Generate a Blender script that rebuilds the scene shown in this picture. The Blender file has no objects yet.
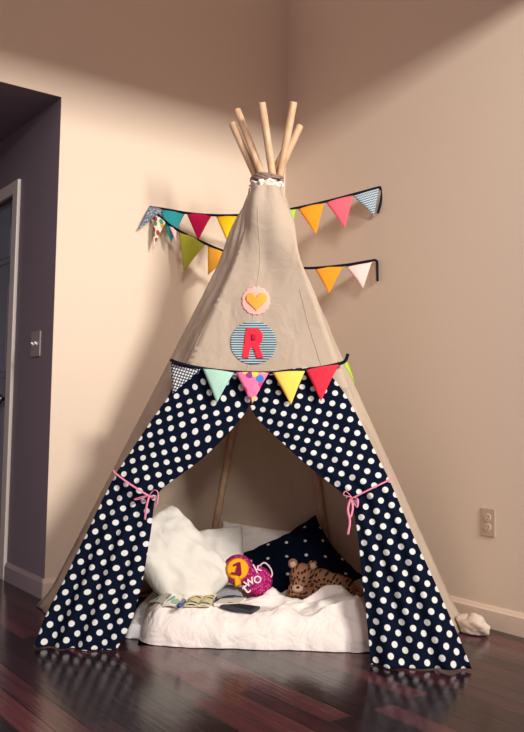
import bpy, bmesh, math, random
from mathutils import Vector, Matrix, noise
random.seed(7)
S = bpy.context.scene
COL = S.collection
V = Vector
PI = math.pi

# ------------------------------------------------------------------ camera
FPX, PITCH, ROLL, YAW = 830.0, 0.05846, 0.0199, 0.63385
CAM = V((-2.8912, -3.7416, 0.8752))
_F = V((math.sin(YAW)*math.cos(PITCH), math.cos(YAW)*math.cos(PITCH), math.sin(PITCH)))
_R = V((math.cos(YAW), -math.sin(YAW), 0)); _U = _R.cross(_F)
_c, _s = math.cos(ROLL), math.sin(ROLL)
CX = _c*_R + _s*_U; CY = -_s*_R + _c*_U
cd = bpy.data.cameras.new('camera'); cam = bpy.data.objects.new('camera', cd); COL.objects.link(cam)
cd.sensor_fit = 'VERTICAL'; cd.sensor_height = 36; cd.lens = FPX/732*36; cd.clip_start = .05
M = Matrix((CX, CY, -_F)).transposed().to_4x4(); M.translation = CAM
cam.matrix_world = M
S.camera = cam

def ray(x, y): return (_F*FPX + CX*(x-262) + CY*(366-y)).normalized()
def at(x, y, axis, val):          # point seen at x,y lying on the plane axis = val
    d = ray(x, y); return CAM + d*((val-CAM[axis])/d[axis])
def on_plane(x, y, P, N):
    d = ray(x, y); return CAM + d*((P-CAM).dot(N)/d.dot(N))

# ------------------------------------------------------------------ materials
def newmat(name):
    m = bpy.data.materials.new(name); m.use_nodes = True
    nt = m.node_tree; b = nt.nodes['Principled BSDF']
    return m, nt, b
def L(nt, a, b): nt.links.new(a, b)
def srgb(r, g, b):
    f = lambda c: (c/255/12.92 if c/255 <= .04045 else ((c/255+.055)/1.055)**2.4)
    return (f(r), f(g), f(b), 1)
def bump(nt, b, scale, strength, dist=.01, detail=4, src=None):
    tc = nt.nodes.new('ShaderNodeTexCoord'); n = nt.nodes.new('ShaderNodeTexNoise')
    n.inputs['Scale'].default_value = scale; n.inputs['Detail'].default_value = detail
    L(nt, tc.outputs['Object'], n.inputs['Vector'])
    bp = nt.nodes.new('ShaderNodeBump'); bp.inputs['Strength'].default_value = strength; bp.inputs['Distance'].default_value = dist
    L(nt, n.outputs['Fac'], bp.inputs['Height']); L(nt, bp.outputs['Normal'], b.inputs['Normal'])
    return n, bp
def plain(name, col, rough=.6, bs=0, bstr=.2, var=0, spec=.5, metal=0):
    m, nt, b = newmat(name)
    b.inputs['Base Color'].default_value = col; b.inputs['Roughness'].default_value = rough
    b.inputs['Specular IOR Level'].default_value = spec; b.inputs['Metallic'].default_value = metal
    if bs:
        n, bp = bump(nt, b, bs, bstr)
        if var:
            mx = nt.nodes.new('ShaderNodeMixRGB'); mx.blend_type = 'MULTIPLY'; mx.inputs[0].default_value = 1
            cr = nt.nodes.new('ShaderNodeValToRGB'); k = 1-var
            cr.color_ramp.elements[0].color = (k, k, k, 1); cr.color_ramp.elements[0].position = .3
            cr.color_ramp.elements[1].position = .7
            L(nt, n.outputs['Fac'], cr.inputs[0]); mx.inputs[1].default_value = col
            L(nt, cr.outputs[0], mx.inputs[2]); L(nt, mx.outputs[0], b.inputs['Base Color'])
    return m
def cloth(name, col, rough=.9, weave=900, bstr=.15, trans=0.0, big=0, bigstr=.3):
    m, nt, b = newmat(name)
    b.inputs['Base Color'].default_value = col; b.inputs['Roughness'].default_value = rough
    b.inputs['Specular IOR Level'].default_value = .15
    n, bp = bump(nt, b, weave, bstr, .002)
    if big:
        tc = nt.nodes.new('ShaderNodeTexCoord'); n2 = nt.nodes.new('ShaderNodeTexNoise'); n2.inputs['Scale'].default_value = big
        n2.inputs['Detail'].default_value = 3; n2.inputs['Distortion'].default_value = .6
        L(nt, tc.outputs['Object'], n2.inputs['Vector'])
        b2 = nt.nodes.new('ShaderNodeBump'); b2.inputs['Strength'].default_value = bigstr; b2.inputs['Distance'].default_value = .03
        L(nt, n2.outputs['Fac'], b2.inputs['Height']); L(nt, bp.outputs['Normal'], b2.inputs['Normal']); L(nt, b2.outputs['Normal'], b.inputs['Normal'])
    if trans:
        t = nt.nodes.new('ShaderNodeBsdfTranslucent'); t.inputs['Color'].default_value = col
        mx = nt.nodes.new('ShaderNodeMixShader'); mx.inputs[0].default_value = trans
        out = nt.nodes['Material Output']
        L(nt, b.outputs[0], mx.inputs[1]); L(nt, t.outputs[0], mx.inputs[2]); L(nt, mx.outputs[0], out.inputs['Surface'])
    return m
def vmath(nt, op, a, b=None):
    n = nt.nodes.new('ShaderNodeVectorMath'); n.operation = op
    L(nt, a, n.inputs[0])
    if b is not None: n.inputs[1].default_value = b
    return n.outputs[0] if op not in ('LENGTH',) else n.outputs['Value']
def fmath(nt, op, a, b=None):
    n = nt.nodes.new('ShaderNodeMath'); n.operation = op
    if hasattr(a, 'default_value') or hasattr(a, 'links'): L(nt, a, n.inputs[0])
    else: n.inputs[0].default_value = a
    if b is not None:
        if hasattr(b, 'links'): L(nt, b, n.inputs[1])
        else: n.inputs[1].default_value = b
    return n.outputs[0]
def dots(name, base, dot, spacing, r, rot=PI/4, jitter=0, irregular=False):
    m, nt, b = newmat(name)
    b.inputs['Roughness'].default_value = .9; b.inputs['Specular IOR Level'].default_value = .05
    tc = nt.nodes.new('ShaderNodeTexCoord')
    src = tc.outputs['UV']
    vr = nt.nodes.new('ShaderNodeVectorRotate'); vr.rotation_type = 'Z_AXIS'; vr.inputs['Angle'].default_value = rot
    L(nt, src, vr.inputs['Vector'])
    if irregular:
        vo = nt.nodes.new('ShaderNodeTexVoronoi'); vo.inputs['Scale'].default_value = 1/spacing; vo.inputs['Randomness'].default_value = jitter
        vo.voronoi_dimensions = '2D'
        L(nt, vr.outputs[0], vo.inputs['Vector']); d = vo.outputs['Distance']
    else:
        s = vmath(nt, 'SCALE', vr.outputs[0]); s.node.inputs['Scale'].default_value = 1/spacing
        f = vmath(nt, 'FRACTION', s); g = vmath(nt, 'SUBTRACT', f, (.5, .5, 0))
        d = vmath(nt, 'LENGTH', vmath(nt, 'MULTIPLY', g, (1, 1, 0)))
    mr = nt.nodes.new('ShaderNodeMapRange'); mr.inputs['From Min'].default_value = r*1.06; mr.inputs['From Max'].default_value = r*.94
    L(nt, d, mr.inputs['Value'])
    mx = nt.nodes.new('ShaderNodeMixRGB'); mx.inputs[1].default_value = base; mx.inputs[2].default_value = dot
    L(nt, mr.outputs[0], mx.inputs[0]); L(nt, mx.outputs[0], b.inputs['Base Color'])
    return m
def stripes(name, a, c, period, duty=.5, axis=1, wave=0, wavep=.01):
    m, nt, b = newmat(name); b.inputs['Roughness'].default_value = .85; b.inputs['Specular IOR Level'].default_value = .2
    tc = nt.nodes.new('ShaderNodeTexCoord'); sp = nt.nodes.new('ShaderNodeSeparateXYZ'); L(nt, tc.outputs['UV'], sp.inputs[0])
    v = sp.outputs[axis]
    if wave:
        w = fmath(nt, 'PINGPONG', sp.outputs[1-axis], wavep); v = fmath(nt, 'ADD', v, fmath(nt, 'MULTIPLY', w, wave))
    v = fmath(nt, 'FRACT', fmath(nt, 'MULTIPLY', v, 1/period)); k = fmath(nt, 'GREATER_THAN', v, duty)
    mx = nt.nodes.new('ShaderNodeMixRGB'); mx.inputs[1].default_value = a; mx.inputs[2].default_value = c
    L(nt, k, mx.inputs[0]); L(nt, mx.outputs[0], b.inputs['Base Color'])
    return m
def checker(name, a, c, size):
    m, nt, b = newmat(name); b.inputs['Roughness'].default_value = .85; b.inputs['Specular IOR Level'].default_value = .2
    tc = nt.nodes.new('ShaderNodeTexCoord'); sp = nt.nodes.new('ShaderNodeSeparateXYZ'); L(nt, tc.outputs['UV'], sp.inputs[0])
    ks = [fmath(nt, 'GREATER_THAN', fmath(nt, 'FRACT', fmath(nt, 'MULTIPLY', sp.outputs[i], 1/size)), .38) for i in (0, 1)]
    k = fmath(nt, 'MULTIPLY', ks[0], ks[1])
    mx = nt.nodes.new('ShaderNodeMixRGB'); mx.inputs[1].default_value = a; mx.inputs[2].default_value = c
    L(nt, k, mx.inputs[0]); L(nt, mx.outputs[0], b.inputs['Base Color'])
    return m
def floral(name, ground, cols, scale):
    m, nt, b = newmat(name); b.inputs['Roughness'].default_value = .85; b.inputs['Specular IOR Level'].default_value = .2
    tc = nt.nodes.new('ShaderNodeTexCoord'); vo = nt.nodes.new('ShaderNodeTexVoronoi'); vo.voronoi_dimensions = '2D'
    vo.inputs['Scale'].default_value = scale
    L(nt, tc.outputs['UV'], vo.inputs['Vector'])
    cr = nt.nodes.new('ShaderNodeValToRGB'); cr.color_ramp.interpolation = 'CONSTANT'
    sp = nt.nodes.new('ShaderNodeSeparateColor'); L(nt, vo.outputs['Color'], sp.inputs[0]); L(nt, sp.outputs[0], cr.inputs[0])
    e = cr.color_ramp.elements; e[0].color = cols[0]
    for i, cc in enumerate(cols[1:]):
        if i == 0: e[1].position = 1/len(cols); e[1].color = cc
        else:
            ne = e.new((i+1)/len(cols)); ne.color = cc
    k = fmath(nt, 'LESS_THAN', vo.outputs['Distance'], .42)
    mx = nt.nodes.new('ShaderNodeMixRGB'); mx.inputs[1].default_value = ground
    L(nt, k, mx.inputs[0]); L(nt, cr.outputs[0], mx.inputs[2]); L(nt, mx.outputs[0], b.inputs['Base Color'])
    return m

NAVY = (0.003, 0.006, 0.018, 1)
WHITE = (0.80, 0.78, 0.74, 1)
m_wall = plain('wall_paint', (0.71, 0.575, 0.465, 1), .75, 120, .06, 0, .25)
m_wall_shaded = plain('wall_paint_shaded', (0.28, 0.235, 0.275, 1), .75, 120, .06, 0, .25)  # same wall paint with the hallway's purple shade mixed into the colour
m_trim = plain('trim_paint', (0.72, 0.57, 0.46, 1), .45, 0, 0, 0, .4)
m_casing = plain('casing_paint', (0.85, 0.78, 0.72, 1), .4)
m_door = plain('door_paint', (0.30, 0.33, 0.40, 1), .45)
m_knob = plain('knob_metal', (0.12, 0.11, 0.11, 1), .35, metal=.9)
m_ceil = plain('ceiling_paint', (0.7, 0.62, 0.54, 1), .8, 100, .05)
m_canvas = cloth('natural_canvas', (0.62, 0.505, 0.405, 1), .9, 700, .2, .30, 7, .5)
m_canvas_seam = cloth('canvas_seam', (0.36, 0.27, 0.20, 1))
m_tie = cloth('white_tie', (0.85, 0.78, 0.72, 1))
m_string = cloth('grey_string', (0.25, 0.17, 0.14, 1))
m_curtain = dots('polka_curtain', NAVY, (0.64, 0.65, 0.64, 1), .0445, .262)
m_navystar = dots('navy_star_cotton', NAVY, (0.75, 0.74, 0.72, 1), .088, .085, .5)
m_pink = plain('pink_ribbon', (0.75, 0.22, 0.36, 1), .5)
m_cord = cloth('navy_bias_tape', (0.006, 0.007, 0.018, 1))
m_white = cloth('white_cotton', (0.70, 0.66, 0.61, 1), .9, 500, .1, 0, 9, .35)
m_cream = cloth('cream_cotton', (0.82, 0.75, 0.71, 1), .9, 500, .1, 0, 10, .8)
m_sheet = cloth('sheet_cotton', (0.66, 0.65, 0.66, 1), .9, 500, .1, 0, 9, .3)
def wood():
    m, nt, b = newmat('pine_wood'); tc = nt.nodes.new('ShaderNodeTexCoord'); mp = nt.nodes.new('ShaderNodeMapping')
    mp.inputs['Scale'].default_value = (30, 30, 3); n = nt.nodes.new('ShaderNodeTexNoise'); n.inputs['Scale'].default_value = 2
    n.inputs['Detail'].default_value = 6
    cr = nt.nodes.new('ShaderNodeValToRGB'); cr.color_ramp.elements[0].color = (0.46, 0.28, 0.165, 1); cr.color_ramp.elements[0].position = .3
    cr.color_ramp.elements[1].color = (0.64, 0.43, 0.275, 1); cr.color_ramp.elements[1].position = .65
    L(nt, tc.outputs['Object'], mp.inputs[0]); L(nt, mp.outputs[0], n.inputs[0]); L(nt, n.outputs['Fac'], cr.inputs[0])
    L(nt, cr.outputs[0], b.inputs['Base Color']); b.inputs['Roughness'].default_value = .6
    return m
m_wood = wood()
def floor_mat():
    m, nt, b = newmat('dark_mahogany_planks')
    tc = nt.nodes.new('ShaderNodeTexCoord'); vr = nt.nodes.new('ShaderNodeVectorRotate'); vr.rotation_type = 'Z_AXIS'
    vr.inputs['Angle'].default_value = PI/2
    L(nt, tc.outputs['Object'], vr.inputs['Vector'])
    br = nt.nodes.new('ShaderNodeTexBrick'); br.offset = .37; br.offset_frequency = 2
    br.inputs['Scale'].default_value = 1; br.inputs['Brick Width'].default_value = .95; br.inputs['Row Height'].default_value = .085
    br.inputs['Mortar Size'].default_value = .0022; br.inputs['Mortar Smooth'].default_value = .3; br.inputs['Bias'].default_value = 0
    br.inputs['Color1'].default_value = (0.2, .2, .2, 1); br.inputs['Color2'].default_value = (1, 1, 1, 1); br.inputs['Mortar'].default_value = (0, 0, 0, 1)
    L(nt, vr.outputs[0], br.inputs['Vector'])
    mp = nt.nodes.new('ShaderNodeMapping'); mp.inputs['Scale'].default_value = (2.2, 40, 1); L(nt, vr.outputs[0], mp.inputs[0])
    n = nt.nodes.new('ShaderNodeTexNoise'); n.inputs['Scale'].default_value = 1.4; n.inputs['Detail'].default_value = 6; n.inputs['Distortion'].default_value = .5
    L(nt, mp.outputs[0], n.inputs[0])
    mul = nt.nodes.new('ShaderNodeMixRGB'); mul.blend_type = 'MULTIPLY'; mul.inputs[0].default_value = .8
    L(nt, br.outputs['Color'], mul.inputs[1]); L(nt, n.outputs['Fac'], mul.inputs[2])
    cr = nt.nodes.new('ShaderNodeValToRGB'); e = cr.color_ramp.elements
    e[0].color = (0.004, 0.0025, 0.003, 1); e[0].position = .0
    e[1].color = (0.10, 0.028, 0.034, 1); e[1].position = .62
    k = e.new(.28); k.color = (0.022, 0.008, 0.013, 1)
    L(nt, mul.outputs[0], cr.inputs[0]); L(nt, cr.outputs[0], b.inputs['Base Color'])
    n2 = nt.nodes.new('ShaderNodeTexNoise'); n2.inputs['Scale'].default_value = 5; n2.inputs['Detail'].default_value = 3
    L(nt, mp.outputs[0], n2.inputs[0])
    mr = nt.nodes.new('ShaderNodeMapRange'); mr.inputs['To Min'].default_value = .10; mr.inputs['To Max'].default_value = .24
    L(nt, n2.outputs['Fac'], mr.inputs[0]); L(nt, mr.outputs[0], b.inputs['Roughness'])
    b.inputs['Specular IOR Level'].default_value = .42
    add = fmath(nt, 'ADD', fmath(nt, 'MULTIPLY', n.outputs['Fac'], .25), fmath(nt, 'SUBTRACT', 1, br.outputs['Fac']))
    n3 = nt.nodes.new('ShaderNodeTexNoise'); n3.inputs['Scale'].default_value = 6; L(nt, tc.outputs['Object'], n3.inputs[0])
    add = fmath(nt, 'ADD', add, fmath(nt, 'MULTIPLY', n3.outputs['Fac'], .5))
    bp = nt.nodes.new('ShaderNodeBump'); bp.inputs['Strength'].default_value = .5; bp.inputs['Distance'].default_value = .004
    L(nt, add, bp.inputs['Height']); L(nt, bp.outputs['Normal'], b.inputs['Normal'])
    return m
m_floor = floor_mat()

# ------------------------------------------------------------------ mesh helpers
def finish(name, bm, mat, parent=None, smooth=True, mods=()):
    me = bpy.data.meshes.new(name); bm.normal_update(); bm.to_mesh(me); bm.free()
    for p in me.polygons: p.use_smooth = smooth
    if isinstance(mat, (list, tuple)):
        for mm in mat: me.materials.append(mm)
    else: me.materials.append(mat)
    o = bpy.data.objects.new(name, me); COL.objects.link(o)
    if parent: o.parent = parent
    for kind, kw in mods:
        md = o.modifiers.new(kind, kind)
        for k, v in kw.items(): setattr(md, k, v)
    return o
def thing(name, label, cat, group=None):
    o = bpy.data.objects.new(name, None); COL.objects.link(o); o.empty_display_size = .05
    return tag(o, label, cat, group)
def tag(o, label, cat, group=None):
    o['label'] = label; o['category'] = cat
    if group: o['group'] = group
    return o
def rebase(root, loc):
    """put the Empty at the thing's base without moving its parts"""
    loc = V(loc)
    for ch in root.children:
        if ch.type == 'MESH' or ch.type == 'EMPTY': ch.location = ch.location - loc
    root.location = loc
def structure(o): o['kind'] = 'structure'; return o
def box(bm, a, b, bev=0):
    a, b = V(a), V(b); c = (a+b)/2; s = b-a
    r = bmesh.ops.create_cube(bm, size=1, matrix=Matrix.Translation(c) @ Matrix.Diagonal((abs(s.x), abs(s.y), abs(s.z), 1)))
    if bev:
        es = list({e for v in r['verts'] for e in v.link_edges})
        bmesh.ops.bevel(bm, geom=es, offset=bev, segments=2, affect='EDGES', profile=.7)
def frame_of(d):
    d = d.normalized(); u = d.cross(V((0, 0, 1)))
    if u.length < 1e-3: u = d.cross(V((1, 0, 0)))
    u.normalize(); return u, d.cross(u).normalized()
def tube(bm, pts, r, seg=10, cap=True, flat=1.0):
    rings = []
    pts = [V(p) for p in pts]
    u = None
    for i, p in enumerate(pts):
        d = (pts[min(i+1, len(pts)-1)]-pts[max(i-1, 0)]).normalized()
        if u is None: u, w = frame_of(d)
        else:
            u = (u-d*u.dot(d)).normalized(); w = d.cross(u)
        rr = r[i] if isinstance(r, (list, tuple)) else r
        rings.append([bm.verts.new(p+u*math.cos(2*PI*k/seg)*rr+w*math.sin(2*PI*k/seg)*rr*flat) for k in range(seg)])
    for a, b in zip(rings, rings[1:]):
        for k in range(seg): bm.faces.new((a[k], a[(k+1) % seg], b[(k+1) % seg], b[k]))
    if cap: bm.faces.new(list(reversed(rings[0]))); bm.faces.new(rings[-1])
def catmull(P, n=8):
    P = [V(p) for p in P]; out = []
    Q = [P[0]*2-P[1]]+P+[P[-1]*2-P[-2]]
    for i in range(1, len(Q)-2):
        for k in range(n):
            t = k/n; a, b, c, d = Q[i-1:i+3]
            out.append(.5*((2*b)+(c-a)*t+(2*a-5*b+4*c-d)*t*t+(3*b-a-3*c+d)*t**3))
    out.append(P[-1]); return out
def pl(P, t):                                      # point on polyline given (param, value) pairs
    for (a, va), (b, vb) in zip(P, P[1:]):
        if t <= b: return va+(vb-va)*((t-a)/(b-a))
    return P[-1][1]
def grid(nu, nv, f, uvf=None):
    bm = bmesh.new(); uvl = bm.loops.layers.uv.new('UVMap')
    vs = [[bm.verts.new(f(i/nu, j/nv)) for i in range(nu+1)] for j in range(nv+1)]
    for j in range(nv):
        for i in range(nu):
            fc = bm.faces.new((vs[j][i], vs[j][i+1], vs[j+1][i+1], vs[j+1][i]))
            q = ((i, j), (i+1, j), (i+1, j+1), (i, j+1))
            for lp, (a, b) in zip(fc.loops, q):
                lp[uvl].uv = uvf(a/nu, b/nv) if uvf else (a/nu, b/nv)
    return bm
def pillow(name, c, X, Y, w, h, t, mat, parent=None, seed=0, pinch=.12, n=26, uvs=1, sag=0, corner=0):
    X = V(X).normalized(); Y = V(Y); Y = (Y-X*Y.dot(X)).normalized(); Z = X.cross(Y); c = V(c)
    bm = bmesh.new(); uvl = bm.loops.layers.uv.new('UVMap')
    def pt(u, v, s):
        a, b = u*2-1, v*2-1
        edge = max(0, (1-abs(a)**2.4))*max(0, (1-abs(b)**2.4))
        cr_ = 1-corner*(a*a*b*b)**1.5; x = a*(1-pinch*(1-abs(b)**2)*abs(a)**3)*cr_; y = b*(1-pinch*(1-abs(a)**2)*abs(b)**3)*cr_
        z = edge**.45*t/2*s
        q = V((x*w/2, y*h/2, z))
        nz = noise.noise(V((x*2.1+seed, y*2.1, s*3)))*.16*t+noise.noise(V((x*5+seed, y*5+3, s)))*.08*t+abs(noise.noise(V((x*3+seed-y*2, y*3+x, s))))*-.14*t
        q.z += nz*edge**.3; q.z -= sag*(x*x+y*y)
        q.z += noise.noise(V((a*6+seed, b*6, 7)))*.012*(1-edge)
        return c+X*q.x+Y*q.y+Z*q.z
    A = [[bm.verts.new(pt(i/n, j/n, 1)) for i in range(n+1)] for j in range(n+1)]
    B = [[A[j][i] if i in (0, n) or j in (0, n) else bm.verts.new(pt(i/n, j/n, -1)) for i in range(n+1)] for j in range(n+1)]
    for G, fl in ((A, 0), (B, 1)):
        for j in range(n):
            for i in range(n):
                q = [(i, j), (i+1, j), (i+1, j+1), (i, j+1)]
                if fl: q.reverse()
                fc = bm.faces.new([G[b][a] for a, b in q])
                for lp, (a, b) in zip(fc.loops, q): lp[uvl].uv = (a/n*w*uvs, b/n*h*uvs)
    return finish(name, bm, mat, parent, mods=(('SUBSURF', dict(levels=1, render_levels=1)),))

# ------------------------------------------------------------------ room
AX, HZ, TOP = -1.371, 2.382, 5.0
bm = bmesh.new(); box(bm, (-6, -7, -.06), (.14, 3.8, 0)); structure(finish('floor', bm, m_floor, smooth=False))
bm = bmesh.new(); box(bm, (AX, 0, 0), (0, .004, TOP)); box(bm, (AX+.12, .004, 0), (0, .14, TOP)); box(bm, (-6, 0, HZ), (AX, .004, TOP)); box(bm, (-6, .004, HZ+.10), (AX+.12, .14, TOP)); structure(finish('wall_left', bm, m_wall, smooth=False))
bm = bmesh.new(); box(bm, (0, -7, 0), (.14, .14, TOP)); structure(finish('wall_right', bm, m_wall, smooth=False))
bm = bmesh.new(); box(bm, (-6, -7, TOP), (.14, .14, TOP+.1)); structure(finish('ceiling', bm, m_ceil, smooth=False))
bm = bmesh.new(); box(bm, (-6, -2.25, 2.72), (0, -2.08, 3.45)); structure(finish('light_block_beam', bm, m_ceil, smooth=False))   # added unseen beam, keeps the window light off the upper walls
# hallway: wall with the door, far walls, low ceiling
DY0, DY1, DZ = .575, 1.40, 2.03
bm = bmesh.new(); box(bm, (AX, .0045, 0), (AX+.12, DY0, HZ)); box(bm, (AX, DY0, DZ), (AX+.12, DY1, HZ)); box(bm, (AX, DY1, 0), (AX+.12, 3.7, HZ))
structure(finish('wall_hall_right', bm, m_wall_shaded, smooth=False))
bm = bmesh.new(); box(bm, (-2.75, .14, 0), (-2.63, 3.7, HZ)); structure(finish('wall_hall_left', bm, m_wall_shaded, smooth=False))
bm = bmesh.new(); box(bm, (-2.63, 3.58, 0), (AX, 3.7, HZ)); structure(finish('wall_hall_end', bm, m_wall_shaded, smooth=False))
bm = bmesh.new(); box(bm, (-2.75, .0045, HZ), (AX+.12, 3.7, HZ+.1)); structure(finish('ceiling_hall', bm, m_wall_shaded, smooth=False))
def baseboard(name, a, b, n, h=.092, t=.014, mat_=None):
    """profile swept from a to b, n = outward normal"""
    a, b, n = V(a), V(b), V(n); prof = [(0, 0), (t, 0), (t, h*.80), (t*.75, h*.86), (t*.55, h*.93), (t*.35, h), (0, h)]
    bm = bmesh.new(); R0 = [bm.verts.new(a+n*x+V((0, 0, z))) for x, z in prof]; R1 = [bm.verts.new(b+n*x+V((0, 0, z))) for x, z in prof]
    k = len(prof)
    for i in range(k): bm.faces.new((R0[i], R0[(i+1) % k], R1[(i+1) % k], R1[i]))
    bm.faces.new(R0); bm.faces.new(list(reversed(R1))); bmesh.ops.recalc_face_normals(bm, faces=bm.faces)
    return structure(finish(name, bm, mat_ or m_trim, smooth=False))
baseboard('baseboard_left', (AX-.014, 0, 0), (-.014, 0, 0), (0, -1, 0))
baseboard('baseboard_right', (0, 0, 0), (0, -7, 0), (-1, 0, 0))
baseboard('baseboard_hall', (AX, -.0, 0), (AX, .505, 0), (-1, 0, 0), mat_=plain('trim_paint_shaded', (.42, .35, .37, 1), .5))  # trim colour darkened to carry the hallway shade
bm = bmesh.new()
box(bm, (AX-.018, .508, 0), (AX, DY0+.006, DZ+.062), .004)
box(bm, (AX-.018, DY1-.006, 0), (AX, DY1+.062, DZ+.062), .004)
box(bm, (AX-.0175, DY0, DZ-.006), (AX, DY1, DZ+.061), .004)
structure(finish('trim_1', bm, m_casing, smooth=False))
bm = bmesh.new(); X0 = AX+.03
box(bm, (X0, DY0, .006), (X0+.04, DY1, DZ-.006))
for y0, y1 in ((DY0+.10, (DY0+DY1)/2-.045), ((DY0+DY1)/2+.045, DY1-.10)):
    for z0, z1 in ((.22, .92), (1.05, 1.58), (1.68, 1.90)):
        box(bm, (X0-.006, y0, z0), (X0+.001, y1, z1), .004); box(bm, (X0-.011, y0+.03, z0+.03), (X0-.004, y1-.03, z1-.03), .004)
door = structure(finish('door_1', bm, m_door, smooth=False))
bm = bmesh.new(); tube(bm, [(X0-.001, DY0+.07, .93), (X0-.012, DY0+.07, .93), (X0-.014, DY0+.07, .93), (X0-.04, DY0+.07, .93), (X0-.045, DY0+.07, .93), (X0-.055, DY0+.07, .93), (X0-.066, DY0+.07, .93), (X0-.07, DY0+.07, .93)],
     [.03, .03, .011, .011, .024, .028, .022, .006], 16)
finish('door_knob', bm, m_knob, door)

# outlet and switch
m_plate = plain('outlet_plastic', (0.50, 0.37, 0.28, 1), .4); m_recep = plain('receptacle_plastic', (0.60, 0.47, 0.37, 1), .35)
m_slot = plain('slot_dark', (0.05, 0.04, 0.04, 1), .6)
m_swplate = plain('switch_plastic', (0.42, 0.36, 0.34, 1), .35); m_toggle = plain('toggle_plastic', (0.95, 0.92, 0.88, 1), .3)
oy, oz = -1.455, .438
t = thing('wall_outlet', 'beige duplex power outlet on the right wall above the baseboard', 'outlet')
bm = bmesh.new(); box(bm, (-.006, oy-.036, oz-.058), (-.0005, oy+.036, oz+.058), .002); finish('cover_plate', bm, m_plate, t, False)
for dz in (.021, -.021):
    bm = bmesh.new(); r = bmesh.ops.create_cone(bm, cap_ends=True, segments=28, radius1=.017, radius2=.0165, depth=.003,
        matrix=Matrix.Translation((-.0075, oy, oz+dz)) @ Matrix.Rotation(-PI/2, 4, 'Y'))
    rc = finish('receptacle', bm, m_recep, t, False)
    bm = bmesh.new()
    for dy in (-.006, .006): box(bm, (-.0098, oy+dy-.001, oz+dz), (-.0088, oy+dy+.001, oz+dz+.008))
    box(bm, (-.0098, oy-.002, oz+dz-.010), (-.0088, oy+.002, oz+dz-.006))
    finish('socket_slots', bm, m_slot, rc, False)
rebase(t, (0, oy, oz-.058))
sy, sz = .205, 1.20
t = thing('light_switch', 'double light switch plate with two white toggles on dark hallway wall', 'switch')
bm = bmesh.new(); box(bm, (AX-.008, sy-.058, sz-.062), (AX-.0005, sy+.058, sz+.062), .003); finish('cover_plate', bm, m_swplate, t, False)
for dy in (-.023, .023):
    bm = bmesh.new(); tube(bm, [(AX-.006, sy+dy, sz-.004), (AX-.018, sy+dy, sz+.006), (AX-.021, sy+dy, sz+.008)], [.007, .005, .003], 8)
    finish('toggle', bm, m_toggle, t)
rebase(t, (AX, sy, sz-.062))

# ------------------------------------------------------------------ teepee
APEX = V((-.755, -.844, 1.885)); LR = V((.806, -.592, 0)); LF = V((.592, .806, 0))
BASE = {'FL': (-1.50, -.60), 'SL': (-1.42, -.175), 'B1': (-.62, -.20), 'B2': (-.13, -.62), 'SR': (-.105, -1.375), 'FR': (-.44, -1.60)}
OFF = {'FR': (-.012, -.050), 'SR': (-.036, .022), 'B2': (.034, -.040), 'B1': (.060, -.002), 'FL': (.032, .024), 'SL': (-.002, .050)}
TIPZ = {'FR': 2.225, 'SR': 2.165, 'B2': 2.20, 'B1': 2.215, 'FL': 2.17, 'SL': 2.05}
ORDER = ['FL', 'SL', 'B1', 'B2', 'SR', 'FR']
PR = .0165
teepee = thing('play_teepee', "child's beige canvas teepee with navy polka dot door curtains standing in room corner", 'teepee')
def pole_line(k, z):
    b = V((*BASE[k], 0)); a = APEX+(LR*OFF[k][0]+LF*OFF[k][1])*.86
    return b+(a-b)*(z/a.z)
for k in ORDER:
    bm = bmesh.new(); zs = [0.0, 0.5, 1.0, 1.5, 1.9, TIPZ[k]-.006, TIPZ[k]-.001, TIPZ[k]]
    tube(bm, [pole_line(k, z)+V((0, 0, .004)) for z in zs], [PR]*6+[PR*.95, PR*.82], 18)
    o = finish('pole', bm, m_wood, teepee)
# canvas shell
_cc = {}
def canv(i, z):                                    # canvas corner line at pole i, clear of every pole
    key = (i % 6, round(z, 5))
    if key in _cc: return _cc[key].copy()
    Q = [pole_line(k, z).xy for k in ORDER]; i %= 6; cen = V((APEX.x, APEX.y)); off = PR+.008
    b = V(BASE[ORDER[i]]); d = (b-cen).normalized()
    # mitred offset of the two panels that meet at this pole
    def edge(p, q):
        n_ = V((-(q-p).y, (q-p).x)).normalized(); m_ = (p+q)/2-cen
        if n_.dot(m_) < 0: n_ = -n_
        return p+n_*off, q+n_*off, n_
    p0, q0, n0 = edge(Q[i-1], Q[i]); p1, q1, n1 = edge(Q[i], Q[(i+1) % 6])
    m_ = (n0+n1).normalized(); mit = Q[i]+m_*(off/max(.45, m_.dot(n1)))
    hl = (Q[i]-cen).length+off*1.15; ha = max((q-cen).length for q in Q)+PR+.003; t_ = min(1, max(0, (z-1.68)/.14)); h = hl+(ha-hl)*t_+(.024*math.sin(PI*(z-1.45)/.40) if 1.45 < z < 1.85 else 0)
    top = cen+d*h
    w = min(1, max(0, (z-1.5)/.3)); w = w*w*(3-2*w)
    r = mit.lerp(top, w); _cc[key] = V((r.x, r.y, z)); return _cc[key].copy()
N_F = V((.68, .733, 0)).normalized()               # into the tent, from the front
def wr(p, amp): return noise.noise(p*2.3)*amp+noise.noise(p*6.1+V((3, 1, 2)))*amp*.45+noise.noise(p*14+V((9, 4, 0)))*amp*.15
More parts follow.
